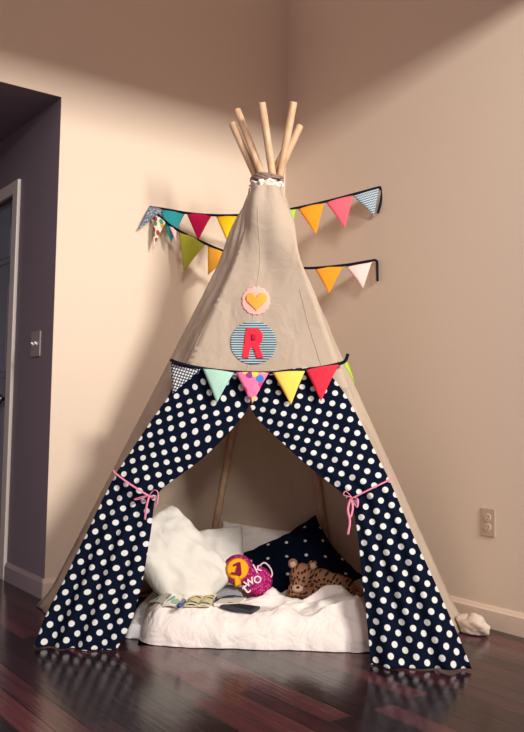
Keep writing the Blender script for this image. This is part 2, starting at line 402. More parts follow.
def panel(i, u, z, sag=1.0):
    a, b = canv(i, z), canv(i+1, z); p = a.lerp(b, u)
    w_ = min(1, max(0, (z-1.50)/.30)); w_ = w_*w_*(3-2*w_)
    if w_ > 0:                                     # near the lashing the cloth wraps round the whole bundle
        c_ = V((APEX.x, APEX.y, z)); ra, rb = a-c_, b-c_; aa, ab = math.atan2(ra.y, ra.x), math.atan2(rb.y, rb.x)
        da = (ab-aa+PI) % (2*PI)-PI; R_ = ra.xy.length*(1-u)+rb.xy.length*u+.002
        q_ = aa+da*u; p = p.lerp(c_+V((math.cos(q_)*R_, math.sin(q_)*R_, 0)), w_)
    c = V((APEX.x, APEX.y, z)); out = (p-c); out.z = 0; out.normalize()
    s = 1-z/1.9; w = math.sin(PI*u)**1.0
    p -= out*w*(.035*s*sag)
    p += out*wr(p+V((i*7, 0, 0)), .030)*w**.6*min(1, s*3+.15)
    # gathers under the tie and long diagonal pulls
    p += out*math.sin(u*PI*4+i)*.007*max(0, 1-s*2.6)*w
    p += out*.010*w*abs(math.sin((u*2.1+z*1.7+i)*PI))**6*s
    if z < .12:                                     # hem flares and rucks on the floor
        k = (1-z/.12)**2; p += out*k*(.035+.03*noise.noise(V((u*5+i*3, 1.3, 0))))
    if p.x > -1.40: p.y = min(p.y, -.022)
    p.x = min(p.x, -.022)
    return p
def zcut(u): return .985-.05*math.sin(PI*u)
NU, NV = 22, 70
bm = bmesh.new(); uvl = bm.loops.layers.uv.new('UVMap')
for i in range(6):
    front = (i == 5)
    def zz(u, v):
        if front: return 1.865+(zcut(u)-1.865)*v
        return 1.865*(1-v)+.004
    vs = [[bm.verts.new(panel(i, a/NU, zz(1-a/NU, b/NV))) for a in range(NU+1)] for b in range(NV+1)]
    for b in range(NV):
        for a in range(NU): bm.faces.new((vs[b][a], vs[b][a+1], vs[b+1][a+1], vs[b+1][a]))
for ua, ub in ((0, .10), (.90, 1)):                 # strips of canvas that frame the doorway
    vs = [[bm.verts.new(panel(5, ua+(ub-ua)*a/5, zcut(ua+(ub-ua)*a/5)*(1-b/40)+.004)) for a in range(6)] for b in range(41)]
    for b in range(40):
        for a in range(5): bm.faces.new((vs[b][a], vs[b][a+1], vs[b+1][a+1], vs[b+1][a]))
bmesh.ops.remove_doubles(bm, verts=bm.verts, dist=.002); bmesh.ops.recalc_face_normals(bm, faces=bm.faces)
# ragged gathered lip above the tie
finish('canvas_cover', bm, m_canvas, teepee, mods=(('SOLIDIFY', dict(thickness=.002, offset=0)),))
def front_pt(x, y, off=.012):
    """point of the front canvas panel seen at x, y"""
    P = V((*BASE['FL'], 0)); Q = V((*BASE['FR'], 0)); A = APEX-N_F*.05
    n = (Q-P).cross(A-P).normalized()
    if n.dot(N_F) > 0: n = -n
    return on_plane(x, y, P+n*off, n), n
fold = [(248, 196), (246, 240), (243, 300), (240, 355)]
# seams: two long seams of the front panel
def on_front(u, z, off=.003):
    p = panel(5, u, z); return p+(p-V((APEX.x, APEX.y, z))).normalized()*off
for u0, z0, m__ in ((.13, 1.40, m_canvas_seam), (.60, 1.76, m_canvas)):
    bm = bmesh.new(); tube(bm, [on_front(u0, z0-(z0-zcut(u0))*k/40, .001) for k in range(41)], .002, 6)
    finish('seam', bm, m__, teepee)
# string and gathered lip at the top
bm = bmesh.new()
lip = []
for j in range(7):
    t_ = j/6; z = 1.850+.040*t_
    ring = []
    for k in range(72):
        a = 2*PI*k/72; r = .060-.008*math.sin(PI*t_)+.012*t_+.006*math.sin(a*9)*t_+.004*math.sin(a*14+1)
        ring.append(bm.verts.new(V((APEX.x+math.cos(a)*r, APEX.y+math.sin(a)*r, z+.006*math.sin(a*5)*t_))))
    lip.append(ring)
for a, b in zip(lip, lip[1:]):
    for k in range(72): bm.faces.new((a[k], a[(k+1) % 72], b[(k+1) % 72], b[k]))
finish('gathered_collar', bm, m_tie, teepee, mods=(('SOLIDIFY', dict(thickness=.003, offset=0)),))
bm = bmesh.new()
n = 240
tube(bm, [V((APEX.x+math.cos(2*PI*k/60)*(.067+.003*math.sin(k)), APEX.y+math.sin(2*PI*k/60)*(.067+.003*math.sin(k)), 1.896+.020*(k/n)+.004*math.sin(k*.3))) for k in range(n+1)], .0058, 8)
finish('pole_lashing', bm, m_string, teepee)

# curtains: pixel outlines give the drape, the tent's own front plane gives the depth
def curt_pt(x, y):
    z = .9
    for _ in range(6):
        off = .03+.185*max(0, 1-z/1.0)**1.4
        p, nrm = front_pt(x, y, off); z = max(p.z, 0)
    return p, nrm
def curtain(outer, inner, nfold, side, seed):
    NU_, NV_ = 60, 90
    smo = lambda P_, v: sum((pl(P_, min(1, max(0, v+d_))) for d_ in (-.03, -.015, 0, .015, .03)), V((0, 0)))/5 if .03 < v < .97 else pl(P_, v)
    flat = {}
    def f(u, v):
        o = smo(outer, v); i = smo(inner, v)
        q = o.lerp(i, u); p, nrm = curt_pt(q.x, q.y); flat[(round(u*NU_), round(v*NV_))] = p.copy()
        if v > .42: g = .35+.65*math.sin(min(1, (v-.42)/.5)*PI/2)
        else: g = .25+.75*(.5-.5*math.cos(v/.42*2*PI))*.5
        tie = math.exp(-((v-.42)/.05)**2)
        ph = u*nfold*2*PI+seed+1.2*noise.noise(V((u*2, v*2.2, seed)))
        amp = ((.010+.006*min(1, max(0, (v-.42)*4)))*g+.006*tie)*(.4+.6*math.sin(PI*min(1, max(0, u))))
        if v < .42: amp *= (.25+.75*u)
        p = p+nrm*(amp*math.sin(ph)+.016*tie*math.sin(PI*u)-.0+.03*math.sin(PI*u)*(g*.6))
        p = p+nrm*noise.noise(V((u*4, v*5, seed)))*.008
        if v > .8: p += nrm*(noise.noise(V((u*5, 2.2, seed)))*.05+.02)*((v-.8)/.2)**2
        p.z = max(p.z, .004)
        return p
    # uv in metres so the dots keep their size
    pts = [[f(i/NU_, j/NV_) for i in range(NU_+1)] for j in range(NV_+1)]
    fl = lambda i, j: flat[(i, min(NV_, max(0, j)))]
    Vc = [0.0]
    for j in range(NV_): Vc.append(Vc[-1]+(fl(0, j+1)-fl(0, j)).length)
    def uvf(u, v):
        j = round(v*NV_); i = round(u*NU_)
        # the fabric grain follows the outer edge
        e = (fl(0, j+16)-fl(0, j-16)).normalized(); row = fl(i, j)-fl(0, j)
        along = row.dot(e); across = math.sqrt(max(0, row.length_squared-along**2))
        gather = 1+.25*max(0, v-.42)                # cloth hidden in the folds
        return (across*gather, Vc[j]+along)
    bm = grid(NU_, NV_, lambda u, v: pts[round(v*NV_)][round(u*NU_)], uvf)
    return finish('curtain', bm, m_curtain, teepee, mods=(('SOLIDIFY', dict(thickness=.0025, offset=0)),))
def pp(L_): return [(t, V((x, y))) for t, x, y in L_]
c1 = curtain(pp([(0, 175, 364), (.10, 172, 392), (.20, 153, 418), (.42, 117, 472), (.55, 98, 510), (.75, 68, 572), (.9, 46, 616), (1, 38, 645)]),
        pp([(0, 252, 374), (.10, 250, 408), (.20, 226, 436), (.3, 200, 461), (.42, 155, 493), (.55, 151, 530), (.75, 143, 578), (.9, 131, 625), (1, 113, 657)]), 3.4, -1, 1.0)
c2 = curtain(pp([(0, 322, 366), (.08, 340, 386), (.16, 354, 409), (.42, 391, 483), (.55, 409, 526), (.75, 434, 580), (.9, 457, 632), (1, 471, 668)]),
        pp([(0, 247, 374), (.08, 248, 406), (.16, 262, 424), (.3, 302, 461), (.42, 352, 501), (.55, 358, 535), (.75, 363, 585), (.9, 368, 632), (1, 371, 668)]), 3.2, 1, 4.0)
# pink ribbon ties
def ribbon(pix, lift, w, parent=teepee, name='ribbon_tie', n=6):
    P = catmull([curt_pt(x, y)[0]+curt_pt(x, y)[1]*(lift+dl) for x, y, dl in pix], n)
    bm = bmesh.new(); tube(bm, P, w, 8, True, .45); return finish(name, bm, m_pink, parent)
r1 = ribbon([(113, 470, -.02), (119, 475, .012), (135, 486, .03), (151, 496, .022), (156, 497, -.01)], .02, .0055)
ribbon([(152, 496, 0), (142, 500, .01), (138, 500, .01), (144, 498, .012), (152, 496, .005)], .042, .0042, r1, 'bow_loop')
ribbon([(152, 496, 0), (157, 491, .01), (161, 493, .01), (161, 502, .01), (158, 508, .008)], .042, .0042, r1, 'bow_loop')
ribbon([(152, 496, 0), (150, 506, .01), (149, 514, .01), (148, 520, .006)], .042, .0045, r1, 'ribbon_tail')
r2 = ribbon([(393, 478, -.02), (388, 481, .012), (370, 490, .03), (354, 498, .022), (348, 501, -.01)], .02, .0055)
ribbon([(352, 498, 0), (346, 492, .01), (344, 496, .012), (352, 498, .005)], .042, .0042, r2, 'bow_loop')
ribbon([(352, 498, 0), (358, 500, .01), (357, 508, .01), (352, 499, .005)], .042, .0042, r2, 'bow_loop')
ribbon([(351, 498, 0), (348, 510, .012), (350, 522, .012), (348, 535, .008)], .042, .0048, r2, 'ribbon_tail')
ribbon([(351, 498, 0), (353, 508, .01), (351, 518, .01)], .044, .004, r2, 'ribbon_tail')

# appliques on the front panel
def disc(name, cx, cy, rpx, mat, off, scallop=0, parent=teepee, nseg=96, uvscale=1, shape=None):
    """flat cloth patch lying on the canvas panel"""
    c, nrm = front_pt(cx, cy, 0); X = (V((*BASE['FR'], 0))-V((*BASE['FL'], 0))).normalized(); Y = nrm.cross(X)
    if Y.z < 0: Y = -Y
    s = (front_pt(cx+10, cy, 0)[0]-c).length/10
    if shape is None: shape = [(math.cos(2*PI*k/nseg)*(1+scallop*abs(math.sin(2*PI*k/nseg*7))), math.sin(2*PI*k/nseg)*(1+scallop*abs(math.sin(2*PI*k/nseg*7)))) for k in range(nseg)]
    bm = bmesh.new(); uvl = bm.loops.layers.uv.new('UVMap')
    vs = [bm.verts.new(c+X*x*rpx*s+Y*y*rpx*s) for x, y in shape]
    fc = bm.faces.new(vs)
    for lp, (x, y) in zip(fc.loops, shape): lp[uvl].uv = (x*rpx*s*uvscale, y*rpx*s*uvscale)
    o = finish(name, bm, mat, parent, False)
    return o, c, X, Y, s, nrm
def drape_patch(name, shape_px, mat, lift, parent=teepee, cuts=5, uv=None, solid=.0015):
    """patch whose outline (pixels) is projected on the real wrinkled canvas by ray cast"""
    bm = bmesh.new(); uvl = bm.loops.layers.uv.new('UVMap')
    vs = [bm.verts.new((x, -y, 0)) for x, y in shape_px]; bm.faces.new(vs)
    xs = [a[0] for a in shape_px]; ys = [-a[1] for a in shape_px]
    k = 2.0
    x = min(xs)+k
    while x < max(xs):
        bmesh.ops.bisect_plane(bm, geom=bm.verts[:]+bm.edges[:]+bm.faces[:], plane_co=(x, 0, 0), plane_no=(1, 0, 0)); x += k
    y = min(ys)+k
    while y < max(ys):
        bmesh.ops.bisect_plane(bm, geom=bm.verts[:]+bm.edges[:]+bm.faces[:], plane_co=(0, y, 0), plane_no=(0, 1, 0)); y += k
    bmesh.ops.triangulate(bm, faces=bm.faces)
    for fc in bm.faces:
        for lp in fc.loops: lp[uvl].uv = (lp.vert.co.x*.0047, lp.vert.co.y*.0047)
    for v in bm.verts:
        x, y = v.co.x, -v.co.y
        d = ray(x, y)
        loc, nr, idx, dist = CANVAS.ray_cast(CAM, d)
        if loc is None: loc = front_pt(x, y, 0)[0]; nr = N_F*-1
        if nr.dot(d) > 0: nr = -nr
        v.co = loc+nr*lift
    return finish(name, bm, mat, parent, mods=(('SOLIDIFY', dict(thickness=solid, offset=0)),))
from mathutils.bvhtree import BVHTree
cv = [o for o in teepee.children if o.name.startswith('canvas_cover')][0]
class _C: pass
CANVAS = BVHTree.FromPolygons([v.co.copy() for v in cv.data.vertices], [tuple(p.vertices) for p in cv.data.polygons])
m_pinkscallop = cloth('pink_patch', srgb(236, 178, 170)); m_yellowheart = cloth('yellow_heart', srgb(236, 165, 72))
m_circstripe = stripes('navy_white_stripe', srgb(50, 75, 98), srgb(175, 195, 198), .0112, .5)
m_red = cloth('red_felt', srgb(232, 52, 72))
circ = lambda cx, cy, r, sc=0, n=96, k=7, ry=None: [(cx+math.cos(2*PI*j/n)*r*(1+sc*abs(math.sin(j*PI/n*k*2))), cy+math.sin(2*PI*j/n)*(ry or r)*(1+sc*abs(math.sin(j*PI/n*k*2)))) for j in range(n)]
CANVAS_FIX = CANVAS
CANVAS.ray_cast
def rc(o, d): return CANVAS_FIX.ray_cast(o, d)
pk = drape_patch('applique', circ(256, 301, 13.5, .08, k=8), m_pinkscallop, .003)
pk['label'] = 'pink scalloped patch with a yellow heart'
heart = []
for j in range(60):
    a = 2*PI*j/60; hx = 16*math.sin(a)**3; hy = 13*math.cos(a)-5*math.cos(2*a)-2*math.cos(3*a)-math.cos(4*a)
    heart.append((256.5+hx*.66, 301-hy*.64))
drape_patch('heart', heart, m_yellowheart, .0055, pk)
st = drape_patch('applique', circ(253.5, 343, 23.3, ry=21.8), m_circstripe, .003); st['label'] = 'round striped patch with a red letter R'
Rsh = [(0, 0), (.22, 0), (.27, .38), (.40, .38), (.60, 0), (.90, 0), (.66, .44), (.86, .58), (.90, .80), (.76, .98), (.55, 1), (.14, 1)]
# letter with its counter left as a notch-free slab, slightly leaning as sewn
drape_patch('letter', [(242+x*22.5+2*0, 359-y*30.5) for x, y in [(0.0, .03), (.30, .0), (.38, .36), (.50, .36), (.66, .0), (.98, .02), (.78, .44), (.92, .58), (.94, .80), (.80, .97), (.60, 1.0), (.20, 1.0), (.14, .8)]], m_red, .0055, st)
drape_patch('letter_counter', [(242+x*22.5, 359-y*30.5) for x, y in [(.42, .60), (.60, .60), (.68, .70), (.60, .80), (.42, .80)]], cloth('darker_red_felt', srgb(190, 35, 60)), .0075, st)

rebase(teepee, (-.76, -.85, 0))

# ------------------------------------------------------------------ bunting
m_teal = cloth('teal_cotton', srgb(52, 158, 165)); m_crimson = cloth('crimson_cotton', srgb(190, 22, 75)); m_yel = cloth('yellow_cotton', srgb(250, 196, 30))
m_lime = cloth('lime_cotton', srgb(168, 205, 60)); m_orange = cloth('orange_cotton', srgb(250, 150, 40)); m_coral = cloth('coral_cotton', srgb(238, 100, 115))
m_olive = cloth('olive_cotton', srgb(165, 165, 55)); m_gold = cloth('gold_cotton', srgb(240, 170, 60)); m_pale = cloth('pale_pink_cotton', srgb(240, 200, 195))
m_mint = cloth('mint_cotton', srgb(165, 205, 190)); m_butter = cloth('butter_cotton', srgb(250, 205, 95)); m_redp = cloth('red_cotton', srgb(228, 50, 70))
m_ging = checker('gingham', (0.03, 0.04, 0.07, 1), srgb(225, 225, 225), .0125)
m_bluestripe = stripes('blue_chevron', srgb(75, 105, 130), srgb(190, 200, 205), .012, .5, 1, .6, .008)
m_greypat = floral('grey_print', srgb(120, 135, 150), [srgb(80, 90, 110), srgb(170, 175, 180), srgb(100, 110, 130)], 90)
m_floral = floral('floral_print', srgb(225, 215, 195), [srgb(170, 60, 60), srgb(90, 140, 110), srgb(200, 150, 70), srgb(225, 210, 190)], 34)
m_pinkfloral = floral('pink_flower_print', srgb(232, 120, 165), [srgb(60, 125, 190), srgb(220, 60, 130), srgb(240, 200, 90), srgb(236, 130, 170), srgb(150, 60, 130)], 26)
GA, GB = V((-.88, -.006, 0)), V((-.006, -.77, 0)); GN = V((GB.y-GA.y, -(GB.x-GA.x), 0)).normalized()
if GN.dot(V((1, 1, 0))) > 0: GN = -GN
def gp(x, y, off=0): return on_plane(x, y, GA+GN*off, GN)
def pennant(a, b, tip, mat, parent, curl=0.01, nrm=None, seed=0, uvo=0):
    a, b, tip = V(a), V(b), V(tip); n_ = (b-a).cross(tip-a).normalized()
    if nrm is not None and n_.dot(nrm) < 0: n_ = -n_
    W = (b-a).length; H = (tip-(a+b)/2).length
    bm = bmesh.new(); uvl = bm.loops.layers.uv.new('UVMap'); N = 10; rows = []
    for j in range(N+1):
        v = j/N; l = a.lerp(tip, v); r = b.lerp(tip, v); k = max(1, N-j) if j < N else 0
        rows.append([(bm.verts.new(l.lerp(r, i/k if k else 0)+n_*(curl*math.sin(PI*(i/k if k else 0))*(1-v)+curl*.9*math.sin(v*PI*.9+seed)+.004*math.sin((i/k if k else 0)*6+seed*2)*v)), (i/k if k else 0, v)) for i in range(k+1)])
    for A, B in zip(rows, rows[1:]):
        for i in range(len(A)-1):
            fs = [(A[i], A[i+1], B[min(i, len(B)-1)])]
            if i+1 < len(B): fs.append((A[i+1], B[i+1], B[i]))
            for f in fs:
                if len({q[0] for q in f}) < 3: continue
                fc = bm.faces.new([q[0] for q in f])
                for lp, q in zip(fc.loops, f):
                    u, v = q[1]; lp[uvl].uv = ((u-.5)*W*(1-v)+uvo+.2, -v*H)
    o = finish('pennant', bm, mat, parent, mods=(('SOLIDIFY', dict(thickness=.0022, offset=0)),))
    return o
def cord(pts, parent, w=.0085, n=8):
    bm = bmesh.new(); tube(bm, catmull(pts, n), w, 8, True, .75); return finish('cord', bm, m_cord, parent)
def nail(p, d, parent):
    bm = bmesh.new(); tube(bm, [V(p)+V(d)*.0, V(p)-V(d)*.010, V(p)-V(d)*.011, V(p)-V(d)*.013], [.0025, .0025, .005, .004], 10); return finish('nail', bm, m_knob, parent)
def lab(o, l): o['label'] = l; return o
b1 = thing('bunting', 'upper flag garland strung across the corner behind teepee, teal and crimson flags at left', 'bunting', )
ends1 = [gp(150, 207, .0)]+[gp(x, y) for x, y in ((168, 210), (188, 213.5), (212, 215.5), (238, 215.5), (266, 213.5), (293, 209), (325, 202), (352, 195))]+[gp(380, 187, .004)]
ends1 = [ends1[0]]+[p_+GN*.008 for p_ in ends1[1:-1]]+[ends1[-1]]
cord(ends1, b1)
e = ends1[-1]; cord([e, gp(382, 192, .004), gp(380.5, 203, .012), gp(378, 213, .014)], b1)
F = lambda l, g, par, m, **k: pennant(gp(*l[0], g), gp(*l[1], g), gp(*l[2], g+.01), m, par, nrm=GN, **k)
lab(pennant(at(150, 207.5, 1, -.012), gp(164, 211, .012), at(138, 230, 1, -.03), m_greypat, b1, .008, GN, 1), 'grey patterned pennant folded over the end')
F(((160, 210), (185, 214), (171, 243)), .0, b1, m_teal, seed=.5)
F(((187, 214), (212, 216), (198, 240)), .0, b1, m_crimson, seed=1.2)
F(((216, 216), (241, 216), (229, 246)), .0, b1, m_yel, seed=.2)
F(((268, 214), (296, 209), (291, 236)), .0, b1, m_lime, seed=.8)
F(((298, 209), (324, 203.5), (316, 235)), .0, b1, m_orange, seed=.5)
F(((326, 203), (353, 196), (345, 228)), .0, b1, m_coral, seed=.9)
lab(F(((353, 196), (379, 188), (374, 216)), .004, b1, m_bluestripe, seed=0, curl=.004), 'blue and white chevron pennant')
b2 = thing('bunting', 'lower flag garland across the corner behind teepee, sagging from left wall to right wall', 'bunting')
pts2 = [gp(151, 212, .004), gp(157, 214.5, .01), gp(165, 221, .02)]+[gp(x, y, .029) for x, y in ((176, 229), (200, 241), (226, 252), (256, 262), (285, 267), (312, 268), (345, 265), (366, 261.5))]+[gp(375, 260, .004)]
cord(pts2, b2)
e = pts2[-1]; cord([e, gp(377, 262, .004), gp(377.3, 270, .01), gp(377.5, 281, .012)], b2)
lab(F(((154.5, 214), (166, 223), (153, 249)), .018, b2, m_floral, seed=.4, curl=.014), 'floral print pennant, twisted')
F(((169, 226), (177, 230), (176, 242)), .02, b2, m_pale, seed=.4)
F(((179, 231), (206, 244), (184, 271)), .02, b2, m_olive, seed=1.0)
F(((208, 245), (233, 255), (208, 275)), .02, b2, m_gold, seed=.3)
F(((272, 266), (299, 268.5), (284, 296)), .02, b2, m_teal, seed=.3)
F(((315, 269), (343, 266), (329, 294)), .02, b2, m_orange, seed=.6)
F(((345, 265.5), (372, 261.5), (363, 289)), .012, b2, m_pale, seed=.2)
rebase(b1, gp(262, 214)); rebase(b2, gp(262, 262))
# front garland over the top of the curtains
b3 = thing('bunting', 'short flag garland draped across teepee front above the curtains, mint to red flags', 'bunting')
fp = lambda x, y, o=.062: front_pt(x, y, o)[0]
pts3 = [fp(171, 360, .045), fp(180, 363.5), fp(200, 368), fp(228, 371.5), fp(258, 373), fp(290, 371.5), fp(318, 368), fp(338, 364), fp(345, 361), fp(348, 354)]
cord(pts3, b3, .009)
G = lambda a, b, t, m, o=.066, **k: pennant(fp(*a, o), fp(*b, o), fp(*t, o+.012), m, b3, nrm=-N_F, **k)
lab(pennant(fp(171, 361, .03), fp(201, 369, .064), fp(173, 394, .06), m_ging, b3, .004, -N_F, .3), 'black and white gingham pennant')
G((203, 369), (234, 373), (217, 403), m_mint, seed=.4)
lab(G((236, 373), (269, 373.5), (252, 404), m_pinkfloral, seed=.9), 'pink flower print pennant')
G((273, 373), (305, 371.5), (291, 405), m_butter, seed=.5)
G((306, 370.5), (339, 365), (321, 401), m_redp, seed=.8)
lab(pennant(fp(343, 363, .02), fp(347, 362, -.05), fp(355, 386, -.06), m_lime, b3, .004, -N_F, .2), 'lime pennant turned round the side')
rebase(b3, fp(255, 373))

# ------------------------------------------------------------------ bedding
ML = V((-1.376, -.908, 0)); EX = V((.76, -.65, 0)); NX = V((.65, .76, 0))
def bed_fn(W0, W1, D, H, a0, seed, heap, rough, r=.075, fy=0):
    """soft slab; u across, v from the front edge inwards; returns a closed rounded mesh function"""
    def f(u, v, top):
        w0, w1 = a0, a0+W0
        # widens to the back
        b = v*D; spread = min(1, b/.35)
        l = w0-.10*spread*W1; rr = w1+.10*spread*W1
        a = l+(rr-l)*u
        wob = (.020*noise.noise(V((a*5, b*3, seed)))+.008*noise.noise(V((a*17, b*3, seed))))*math.exp(-b*12)
        p = ML+EX*a+NX*(b+wob-.012*math.sin(a*7)*(1-v))
        p += NX*fy
        ex, ey = max(0, 1-min(a-l, rr-a)/r), max(0, 1-min(b, D-b)/r); d = (1-min(1, math.hypot(ex, ey)))*r
        k = max(0, min(1, d/r)); z = H*math.sqrt(max(0, 1-(1-k)**2))
        if top:
            q = V((a, b, seed))
            wx, wy = a+.08*noise.noise(q*3.1), b+.08*noise.noise(q*3.3+V((5, 5, 0)))
            rg = lambda x, y, sd: 1-min(1, abs(noise.noise(V((x, y, sd))))*3.2)
            calm = 1-.6*math.exp(-((a-.22)/.26)**2-((b-.2)/.13)**2)
            n1 = (noise.noise(q*4.0)*.022+rg(wx*4-wy*3, wy*5+wx*2, seed)*.020+rg(wx*9+wy*4, wy*8-wx*3, seed+3)*.008+rg(wx*18, wy*15, seed+6)*.0015-.016)*rough*calm
            z += n1*k + heap(a, b)*k
            p.z = max(z, .002); return p
        p.z = .002; return p
    return f
def slab(name, f, mat, nu=80, nv=60, puff=.02, parent=None, zoff=0):
    bm = bmesh.new()
    T = [[None]*(nu+1) for _ in range(nv+1)]
    # non linear spacing so edges are round
    g = lambda t: .5-.5*math.cos(PI*t) if False else t
    sp = lambda t: (0.0 if t == 0 else 1.0 if t == 1 else t)
    for j in range(nv+1):
        for i in range(nu+1):
            u, v = i/nu, j/nv
            u = .5-.5*math.copysign(abs(math.cos(PI*u))**.7, math.cos(PI*u)); v = .5-.5*math.copysign(abs(math.cos(PI*v))**.7, math.cos(PI*v))
            p = f(u, v, True); p.z += zoff; T[j][i] = bm.verts.new(p)
    for j in range(nv):
        for i in range(nu): bm.faces.new((T[j][i], T[j][i+1], T[j+1][i+1], T[j+1][i]))
    # underside
    rim = [T[0][i] for i in range(nu)]+[T[j][nu] for j in range(nv)]+[T[nv][i] for i in range(nu, 0, -1)]+[T[j][0] for j in range(nv, 0, -1)]
    bm.faces.new(list(reversed(rim)))
    bmesh.ops.recalc_face_normals(bm, faces=bm.faces)
    return finish(name, bm, mat, parent)
gauss = lambda a, b, ca, cb, sa, sb, h: h*math.exp(-((a-ca)/sa)**2-((b-cb)/sb)**2)
# thin sheet under everything
f0 = bed_fn(1.00, .4, .80, .05, -.06, 2.0, lambda a, b: 0, .15, .03, .07)
tag(slab('floor_sheet', f0, m_sheet, 60, 50), 'thin white sheet on floor, peeking out left of the puffy comforter', 'sheet')
def heap(a, b):
    h = gauss(a, b, .80, .26, .16, .12, .075)+gauss(a, b, .50, .30, .13, .06, .035)+gauss(a, b, .62, .12, .3, .05, .012)
    h -= gauss(a, b, .28, .33, .20, .13, .015)
    return h
f1 = bed_fn(.895, .55, .86, .122, .01, 5.0, heap, 1.7, .095)
comf = tag(slab('comforter', f1, m_cream, 240, 170, zoff=0), 'puffy cream comforter spilling out between the teepee curtains', 'bedding')
# fold line along the comforter front: piping seam
bm = bmesh.new()
CB = BVHTree.FromPolygons([v.co.copy() for v in comf.data.vertices], [tuple(p.vertices) for p in comf.data.polygons])
def drop(x, y):
    """point of the comforter top seen at x, y"""
    r_ = CB.ray_cast(CAM, ray(x, y)); return r_[0] if r_[0] else at(x, y, 2, .13)
def top_z(p):
    r_ = CB.ray_cast(V((p.x, p.y, 2)), V((0, 0, -1))); return r_[0].z if r_[0] else .13
bm.free()

# pillows
view = V((-.6, -.78, 0))
def lean(c, w, h, t, yaw, back, roll, mat, name, seed, **k):
    """pillow leaning back: yaw turns its face about z, back tilts it, roll spins it in its own plane"""
    n_ = V((-math.sin(YAW+yaw), -math.cos(YAW+yaw), 0)); X = V((math.cos(YAW+yaw), -math.sin(YAW+yaw), 0))
    Y = V((0, 0, 1))*math.cos(back)-n_*math.sin(back)
    X2 = X*math.cos(roll)+Y*math.sin(roll); Y2 = -X*math.sin(roll)+Y*math.cos(roll)
    return pillow(name, c, X2, Y2, w, h, t, mat, None, seed, **k)
P1 = on_plane(177, 560, V((-1.13, -.66, 0)), view)
tag(lean(P1, .46, .34, .15, -.35, .55, -.95, m_white, 'pillow', 1.0, corner=.12, pinch=.06), 'large white pillow leaning inside teepee, nearest the left curtain', 'pillow', 'bed pillows')
P2 = on_plane(206, 562, V((-.93, -.46, 0)), view)
tag(lean(P2, .40, .34, .12, -.1, .45, .10, m_white, 'pillow', 5.0, corner=.06), 'white pillow in the middle, tucked behind the large left pillow', 'pillow', 'bed pillows')
P3 = on_plane(260, 558, V((-.65, -.40, 0)), view)
tag(lean(P3, .46, .34, .12, .1, .45, -.10, m_cream, 'pillow', 9.0, corner=.05), 'off-white pillow at the back of teepee, half hidden by the navy pillow', 'pillow', 'bed pillows')
P4 = on_plane(299, 566, V((-.56, -.72, 0)), view)
tag(lean(P4, .45, .42, .12, .1, .75, .60, m_navystar, 'throw_pillow', 3.0, pinch=.16), 'navy throw pillow with small white spots standing on its corner', 'pillow')

# leopard plush lying on the bed
m_leo = dots('leopard_plush', srgb(150, 108, 82), (0.035, 0.018, 0.012, 1), .017, .30, .4, .8, True)
m_leolight = cloth('plush_tan', srgb(200, 165, 140)); m_black = plain('black_plastic', (0.01, 0.01, 0.01, 1), .2)
leo = thing('plush_leopard', 'spotted brown plush leopard lying on comforter in front of navy pillow', 'soft toy')
Lc = on_plane(303, 576, V((-.70, -.96, 0)), view); s = .0049
RX = V((math.cos(YAW), -math.sin(YAW), 0)); TW = V((-math.sin(YAW), -math.cos(YAW), 0)); UP = V((0, 0, 1))
def lp_(dx, dy, dz=0): return Lc+RX*dx*s+UP*dy*s+TW*dz*s
def blob(name, els, mat, parent, vox=.006, uv=True, smooth=6):
    bm = bmesh.new()
    for c, r in els:
        rx, ry, rz = r if isinstance(r, tuple) else (r, r, r)
        mtx = Matrix.Translation(c) @ Matrix((RX, UP, TW)).transposed().to_4x4() @ Matrix.Diagonal((rx*s, ry*s, rz*s, 1))
        bmesh.ops.create_icosphere(bm, subdivisions=3, radius=1, matrix=mtx)
    o = finish(name, bm, mat, parent, mods=(('REMESH', dict(mode='VOXEL', voxel_size=vox, use_smooth_shade=True)), ('SMOOTH', dict(iterations=smooth))))
    dg = bpy.context.evaluated_depsgraph_get(); me = bpy.data.meshes.new_from_object(o.evaluated_get(dg))
    o.modifiers.clear(); o.data = me
    if uv:
        ul = me.uv_layers.new(name='UVMap')
        for p in me.polygons:
            for li in p.loop_indices:
                co = me.vertices[me.loops[li].vertex_index].co-Lc; ul.data[li].uv = (co.dot(RX)+.6*co.dot(TW), co.dot(UP)+.5*co.dot(TW))
    return o
blob('body', [(lp_(-1, 0, 4), (11, 12, 10)), (lp_(-5, -8, 9), (8, 6, 6)), (lp_(-3, -3, 9), (7, 7, 6)), (lp_(14, -3, 0), (14, 10, 10)), (lp_(27, -6, -1), (13, 9, 10)), (lp_(36, -8, -2), (9, 8, 9)),
     (lp_(2, -13, 7), (9, 4, 5)), (lp_(-8, -13, 8), (6, 4, 6)), (lp_(14, -13, 8), (10, 4, 5)), (lp_(40, -11, 3), (6, 5, 6)), (lp_(34, -12, 6), (8, 4, 5))], m_leo, leo)
for dx, dy in ((-9, 11), (8, 10)):
    e_ = blob('ear', [(lp_(dx, dy, 4), (4.4, 4.6, 2.2))], m_leo, leo, .004, True, 2)
    blob('inner_ear', [(lp_(dx, dy-.4, 5.6), (2.8, 3.0, 1.4))], m_leolight, e_, .003, False, 1)
blob('muzzle', [(lp_(-5, -8, 13.5), (5, 3.6, 3.6))], m_leolight, leo, .004, False, 2)
blob('nose', [(lp_(-5, -6.2, 17), (1.7, 1.2, 1.0))], m_black, leo, .0022, False, 1)
for dx in (-9, 0): blob('eye', [(lp_(dx, -1.5, 14.2), 1.2)], m_black, leo, .002, False, 1)
bm = bmesh.new(); tube(bm, catmull([lp_(41, -8, -2), lp_(47, -10, 0), lp_(51, -12, 5), lp_(47, -13, 10)], 6), [.011]*19, 10)
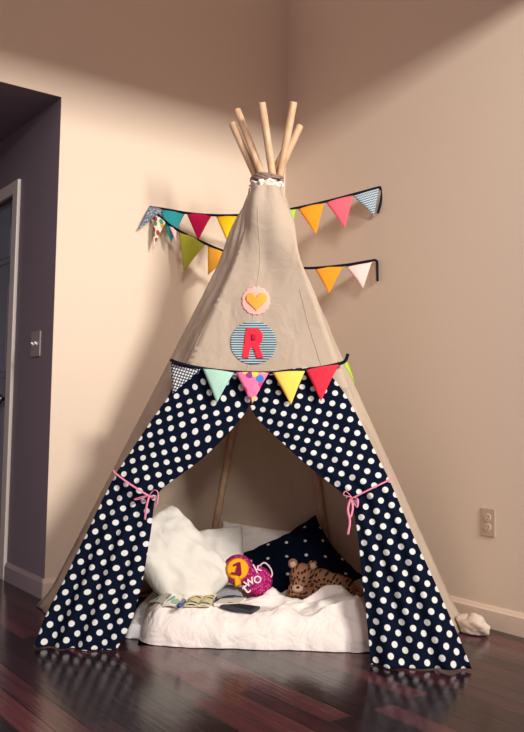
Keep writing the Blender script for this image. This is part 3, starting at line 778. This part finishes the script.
tl = finish('tail', bm, m_leo, leo)
rebase(leo, (Lc.x, Lc.y, top_z(Lc)))

# magenta counting toy with a yellow "1" badge
m_mag = floral('magenta_print', srgb(160, 20, 95), [srgb(185, 40, 115), srgb(130, 15, 85), srgb(205, 80, 140)], 120)
m_badge = cloth('yellow_badge', srgb(240, 170, 30)); m_num = cloth('dark_red_numeral', srgb(130, 20, 60)); m_let = cloth('white_lettering', srgb(235, 210, 215))
toy = thing('number_toy', 'magenta plush counting toy with yellow badge reading 1, lying against navy pillow', 'soft toy')
Tn = V((-math.sin(YAW)*.92, -math.cos(YAW)*.92, .38)).normalized(); TX = RX; TY = Tn.cross(TX)
if TY.z < 0: TY = -TY
Tc = on_plane(247, 577, V((-.80, -.88, 0)), view); ts = (on_plane(257, 577, V((-.80, -.88, 0)), view)-Tc).length/10
def tp(x, y, z=0): return Tc+TX*(x-247)*ts+TY*(577-y)*ts+Tn*z
def inflate(name, outline, th, mat, parent, z0=0, n=9):
    """puffed cushion from a pixel outline"""
    cx = sum(p[0] for p in outline)/len(outline); cy = sum(p[1] for p in outline)/len(outline)
    bm = bmesh.new(); uvl = bm.loops.layers.uv.new('UVMap')
    def ring(k, sgn):
        q = k/n; return [tp(cx+(x-cx)*q, cy+(y-cy)*q, z0+sgn*th*math.sqrt(max(0, 1-q**2.6))) for x, y in outline]
    m_ = len(outline); R = {}
    for sgn in (1, -1):
        R[sgn] = [[bm.verts.new(p) for p in ring(k, sgn)] for k in range(1, n)]
    edge = [bm.verts.new(p) for p in ring(n, 1)]
    for sgn in (1, -1):
        rr = R[sgn]+[edge]; c = bm.verts.new(tp(cx, cy, z0+sgn*th))
        for i in range(m_): bm.faces.new((c, rr[0][i], rr[0][(i+1) % m_]))
        for a, b in zip(rr, rr[1:]):
            for i in range(m_): bm.faces.new((a[i], b[i], b[(i+1) % m_], a[(i+1) % m_]))
    bmesh.ops.recalc_face_normals(bm, faces=bm.faces)
    for fc in bm.faces:
        for l_ in fc.loops: d_ = l_.vert.co-Tc; l_[uvl].uv = (d_.dot(TX), d_.dot(TY))
    return finish(name, bm, mat, parent)
out = []
for a in range(0, 360, 6):
    r = math.radians(a); best = 0
    for (cx, cy, R_) in ((238, 570, 15.5), (257, 581, 15.5)):
        dx, dy = math.cos(r), -math.sin(r); ox, oy_ = 247.5-cx, 576-cy
        b_ = ox*dx+oy_*dy; c_ = ox*ox+oy_*oy_-R_*R_; best = max(best, -b_+math.sqrt(max(0, b_*b_-c_)))
    out.append((247.5+best*math.cos(r), 576-best*math.sin(r)))
tb = inflate('body', out, .034, m_mag, toy)
badge = circ(237.5, 571, 11.3, n=40)
badge = [(x, y) for x, y in badge if not (y > 579 and 233 < x < 241)]
bo = sorted(badge, key=lambda q: math.atan2(q[1]-571, q[0]-237.5))
bo2 = []
for q in bo: bo2.append(q)
k = min(range(len(bo2)), key=lambda i: abs(math.atan2(bo2[i][1]-571, bo2[i][0]-237.5)-1.35))
bo2[k+1:k+1] = [(238.5, 582), (242, 586.5), (236, 590), (234.5, 581.5)]
bd = inflate('badge', bo2, .008, m_badge, toy, .033, 5)
def text(name, s_, size, mat, parent, c, X, Y, ext=.0015, bold=0.0, rot=0):
    cu = bpy.data.curves.new(name, 'FONT'); cu.body = s_; cu.size = size; cu.extrude = ext; cu.offset = bold; cu.align_x = 'CENTER'; cu.align_y = 'CENTER'
    o = bpy.data.objects.new(name, cu); COL.objects.link(o); dg = bpy.context.evaluated_depsgraph_get(); dg.update()
    me = bpy.data.meshes.new_from_object(o.evaluated_get(dg)); bpy.data.objects.remove(o); bpy.data.curves.remove(cu)
    Z = X.cross(Y); mt = Matrix((X, Y, Z)).transposed().to_4x4(); mt.translation = c
    me.transform(mt @ Matrix.Rotation(rot, 4, 'Z')); me.materials.append(mat)
    n_ = bpy.data.objects.new(name, me); COL.objects.link(n_); n_.parent = parent; return n_
ou = [(-.40, -.5), (.40, -.5), (.40, -.35), (.10, -.35), (.10, .5), (-.04, .5), (-.40, .26), (-.32, .12), (-.09, .26), (-.09, -.35), (-.40, -.35)]
bm = bmesh.new(); a_ = -.35
vv = [bm.verts.new(tp(237.6+(x+.22*y)*13, 571-(y-.14*x)*12.5, .048)) for x, y in ou]
bm.faces.new(vv); bmesh.ops.triangulate(bm, faces=bm.faces)
finish('numeral', bm, m_num, bd, False, mods=(('SOLIDIFY', dict(thickness=.002, offset=0)),))
for ch, x, y, sz_, rt in (('t', 246, 590, .075, .7), ('w', 249, 583, .062, .55), ('o', 257, 580, .066, .5), ('k', 257, 570, .058, .5)):
    text('letter', ch, sz_, m_let, toy, tp(x, y, .036), TX, TY, .002, .0002, rt)
bm = bmesh.new(); tube(bm, catmull([tp(258, 567, 0), tp(264, 563, .01), tp(270, 568, .01), tp(272, 575, .01), tp(268, 579, .0)], 6), .0035, 8); finish('handle', bm, m_let, toy)
rebase(toy, (Tc.x, Tc.y, top_z(Tc)))

# books and papers on the comforter
def sheet(name, quad, z, mat, th=.004, parent=None, bend=.0):
    """thin flat thing whose four corners are seen at quad, resting at height z"""
    P = []
    for x, y in quad: p_ = drop(x, y); p_.z += .001; P.append(p_)
    poke = max([0]+[top_z(P[0].lerp(P[1], i/6).lerp(P[3].lerp(P[2], i/6), j/6))-(P[0].lerp(P[1], i/6).lerp(P[3].lerp(P[2], i/6), j/6)).z for i in range(7) for j in range(7)])
    for p_ in P: p_.z += min(.02, poke)*.8+z
    bm = bmesh.new(); uvl = bm.loops.layers.uv.new('UVMap'); N = 8
    g_ = lambda u, v, top: (P[0].lerp(P[1], u)).lerp(P[3].lerp(P[2], u), v)+V((0, 0, (th if top else 0)+bend*math.sin(PI*u)))
    W, H = (P[1]-P[0]).length, (P[3]-P[0]).length
    T = [[bm.verts.new(g_(i/N, j/N, 1)) for i in range(N+1)] for j in range(N+1)]; B = [[bm.verts.new(g_(i/N, j/N, 0)) for i in range(N+1)] for j in range(N+1)]
    for j in range(N):
        for i in range(N):
            for G_ in (T, B):
                fc = bm.faces.new((G_[j][i], G_[j][i+1], G_[j+1][i+1], G_[j+1][i]))
                for l_, (a, b) in zip(fc.loops, ((i, j), (i+1, j), (i+1, j+1), (i, j+1))): l_[uvl].uv = (a/N*W, b/N*H)
    for k in range(N):
        for q in ((T[0][k], T[0][k+1], B[0][k+1], B[0][k]), (T[N][k], T[N][k+1], B[N][k+1], B[N][k]), (T[k][0], T[k+1][0], B[k+1][0], B[k][0]), (T[k][N], T[k+1][N], B[k+1][N], B[k][N])): bm.faces.new(q)
    bmesh.ops.recalc_face_normals(bm, faces=bm.faces)
    return finish(name, bm, mat, parent, False)
m_page = floral('picture_page', srgb(226, 218, 204), [srgb(120, 160, 165), srgb(190, 190, 150), srgb(226, 218, 204), srgb(150, 180, 150)], 22)
m_comic = floral('yellow_page', srgb(225, 205, 150), [srgb(60, 130, 150), srgb(225, 190, 110), srgb(210, 220, 215), srgb(40, 90, 110)], 26)
m_zig = stripes('zigzag_paper', srgb(50, 62, 88), srgb(222, 225, 228), .016, .5, 1, .8, .012)
m_rose = stripes('rose_paper', srgb(180, 95, 105), srgb(225, 190, 180), .02, .4, 0)
m_blue = plain('blue_plastic', srgb(40, 65, 130), .35); m_whitep = plain('white_paper', srgb(228, 220, 208), .6); m_darkglass = plain('dark_screen', (0.02, 0.022, 0.03, 1), .5, spec=.2)
m_frame = plain('grey_frame', (0.05, 0.05, 0.06, 1), .5, spec=.2)
def zq(q): 
    return 0
q = [(147, 609), (178, 612), (184, 600), (158, 600)]
t = thing('picture_book', 'open picture book with pale green pages at the left on comforter', 'book'); z = zq(q)
sheet('cover', q, z, m_whitep, .003, t); sheet('page', [(148, 608.5), (163, 610), (172, 600.5), (159, 600)], z+.003, m_page, .004, t, .006); sheet('page', [(163, 610), (177, 611.5), (183, 600.5), (172, 600.5)], z+.003, m_page, .004, t, .006)
rebase(t, drop(165, 606))
q = [(184, 611), (210, 611), (217, 599), (192, 598)]; t = thing('picture_book', 'open yellow comic book with teal pictures beside the blue pen', 'book'); z = zq(q)
sheet('cover', q, z, m_whitep, .003, t); sheet('page', [(185, 610.5), (197, 610.8), (204, 599), (193, 598.5)], z+.003, m_comic, .004, t, .006); sheet('page', [(197, 610.8), (209.5, 610.5), (216.5, 599.5), (204, 599)], z+.003, m_comic, .004, t, .006)
rebase(t, drop(200, 605))
q = [(217, 603), (243, 601), (238, 590), (215, 592)]; z = zq(q); tag(sheet('booklet', q, z, m_zig, .005, None, .010), 'navy and white zigzag striped booklet beside the magenta toy', 'booklet')
q = [(196, 596), (216, 597), (214, 588), (198, 588)]; z = zq(q); tag(sheet('booklet', q, z, m_rose, .005, None, .012), 'rose striped booklet behind the yellow comic book', 'booklet')
q = [(214, 608), (238, 608), (246, 602), (222, 602)]; z = zq(q); tag(sheet('booklet', q, z, m_whitep, .012), 'plain white booklet lying below the zigzag booklet', 'booklet')
q = [(220, 610), (252, 616), (260, 611), (229, 606.5)]; z = zq(q); t = thing('tablet', 'small dark framed tablet lying flat on front of comforter', 'tablet')
sheet('case', q, z, m_frame, .010, t); sheet('screen', [(224, 609.5), (250.5, 614.5), (256, 611), (230.5, 607.5)], z+.010, m_darkglass, .0015, t)
rebase(t, drop(240, 611))
pa, pb = at(179, 606, 2, drop(179, 606).z+.016), at(187, 598, 2, drop(187, 598).z+.016)
t = thing('marker_pen', 'thick blue marker pen lying between the two open books', 'pen')
d_ = (pb-pa); bm = bmesh.new(); tube(bm, [pa, pa+d_*.02, pa+d_*.62], [.007, .009, .009], 12); finish('barrel', bm, m_blue, t)
bm = bmesh.new(); tube(bm, [pa+d_*.62, pa+d_*.98, pb], [.0098, .0098, .007], 12); finish('cap', bm, m_whitep, t)
rebase(t, pa-V((0, 0, .01)))

# crumpled white cloth corner sticking out behind the right curtain
cc = at(473, 625, 2, .035)
bm = bmesh.new(); bmesh.ops.create_icosphere(bm, subdivisions=4, radius=1)
for v in bm.verts:
    n_ = v.co.copy(); k = 1+.30*noise.noise(n_*1.4)+.08*noise.noise(n_*4)-.18*abs(noise.noise(n_*2.6+V((3, 0, 0))))
    v.co = V((cc.x+n_.x*.045*k, cc.y+n_.y*.075*k, max(.003, .035+n_.z*.05*k)))
tag(finish('blanket', bm, cloth('beige_fleece', (0.60, 0.49, 0.41, 1))), 'crumpled end of cream blanket poking out beside right baseboard', 'blanket')

# ------------------------------------------------------------------ light
def area(name, loc, target, sx, sy_, e, col, spread=PI):
    l = bpy.data.lights.new(name, 'AREA'); l.shape = 'RECTANGLE'; l.size = sx; l.size_y = sy_; l.energy = e; l.color = col; l.spread = spread
    o = bpy.data.objects.new(name, l); COL.objects.link(o); o.location = loc
    o.rotation_euler = (V(target)-V(loc)).to_track_quat('-Z', 'Y').to_euler(); return o
area('window_light', (-1.0, -5.9, 3.25), (-1.0, -.5, 1.6), 1.1, .5, 104, (1.0, .96, .87), math.radians(100))
area('window_light', (-3.4, -5.9, 3.25), (-.7, -.6, 1.3), .9, .5, 34, (1.0, .95, .86), math.radians(100))
w = bpy.data.worlds.new('world'); S.world = w; w.use_nodes = True
w.node_tree.nodes['Background'].inputs[0].default_value = (.82, .62, .68, 1); w.node_tree.nodes['Background'].inputs[1].default_value = .62
vs_ = S.view_settings; vs_.view_transform = 'Standard'; vs_.look = 'None'; vs_.exposure = 0.0; vs_.gamma = 1; vs_.use_curve_mapping = False
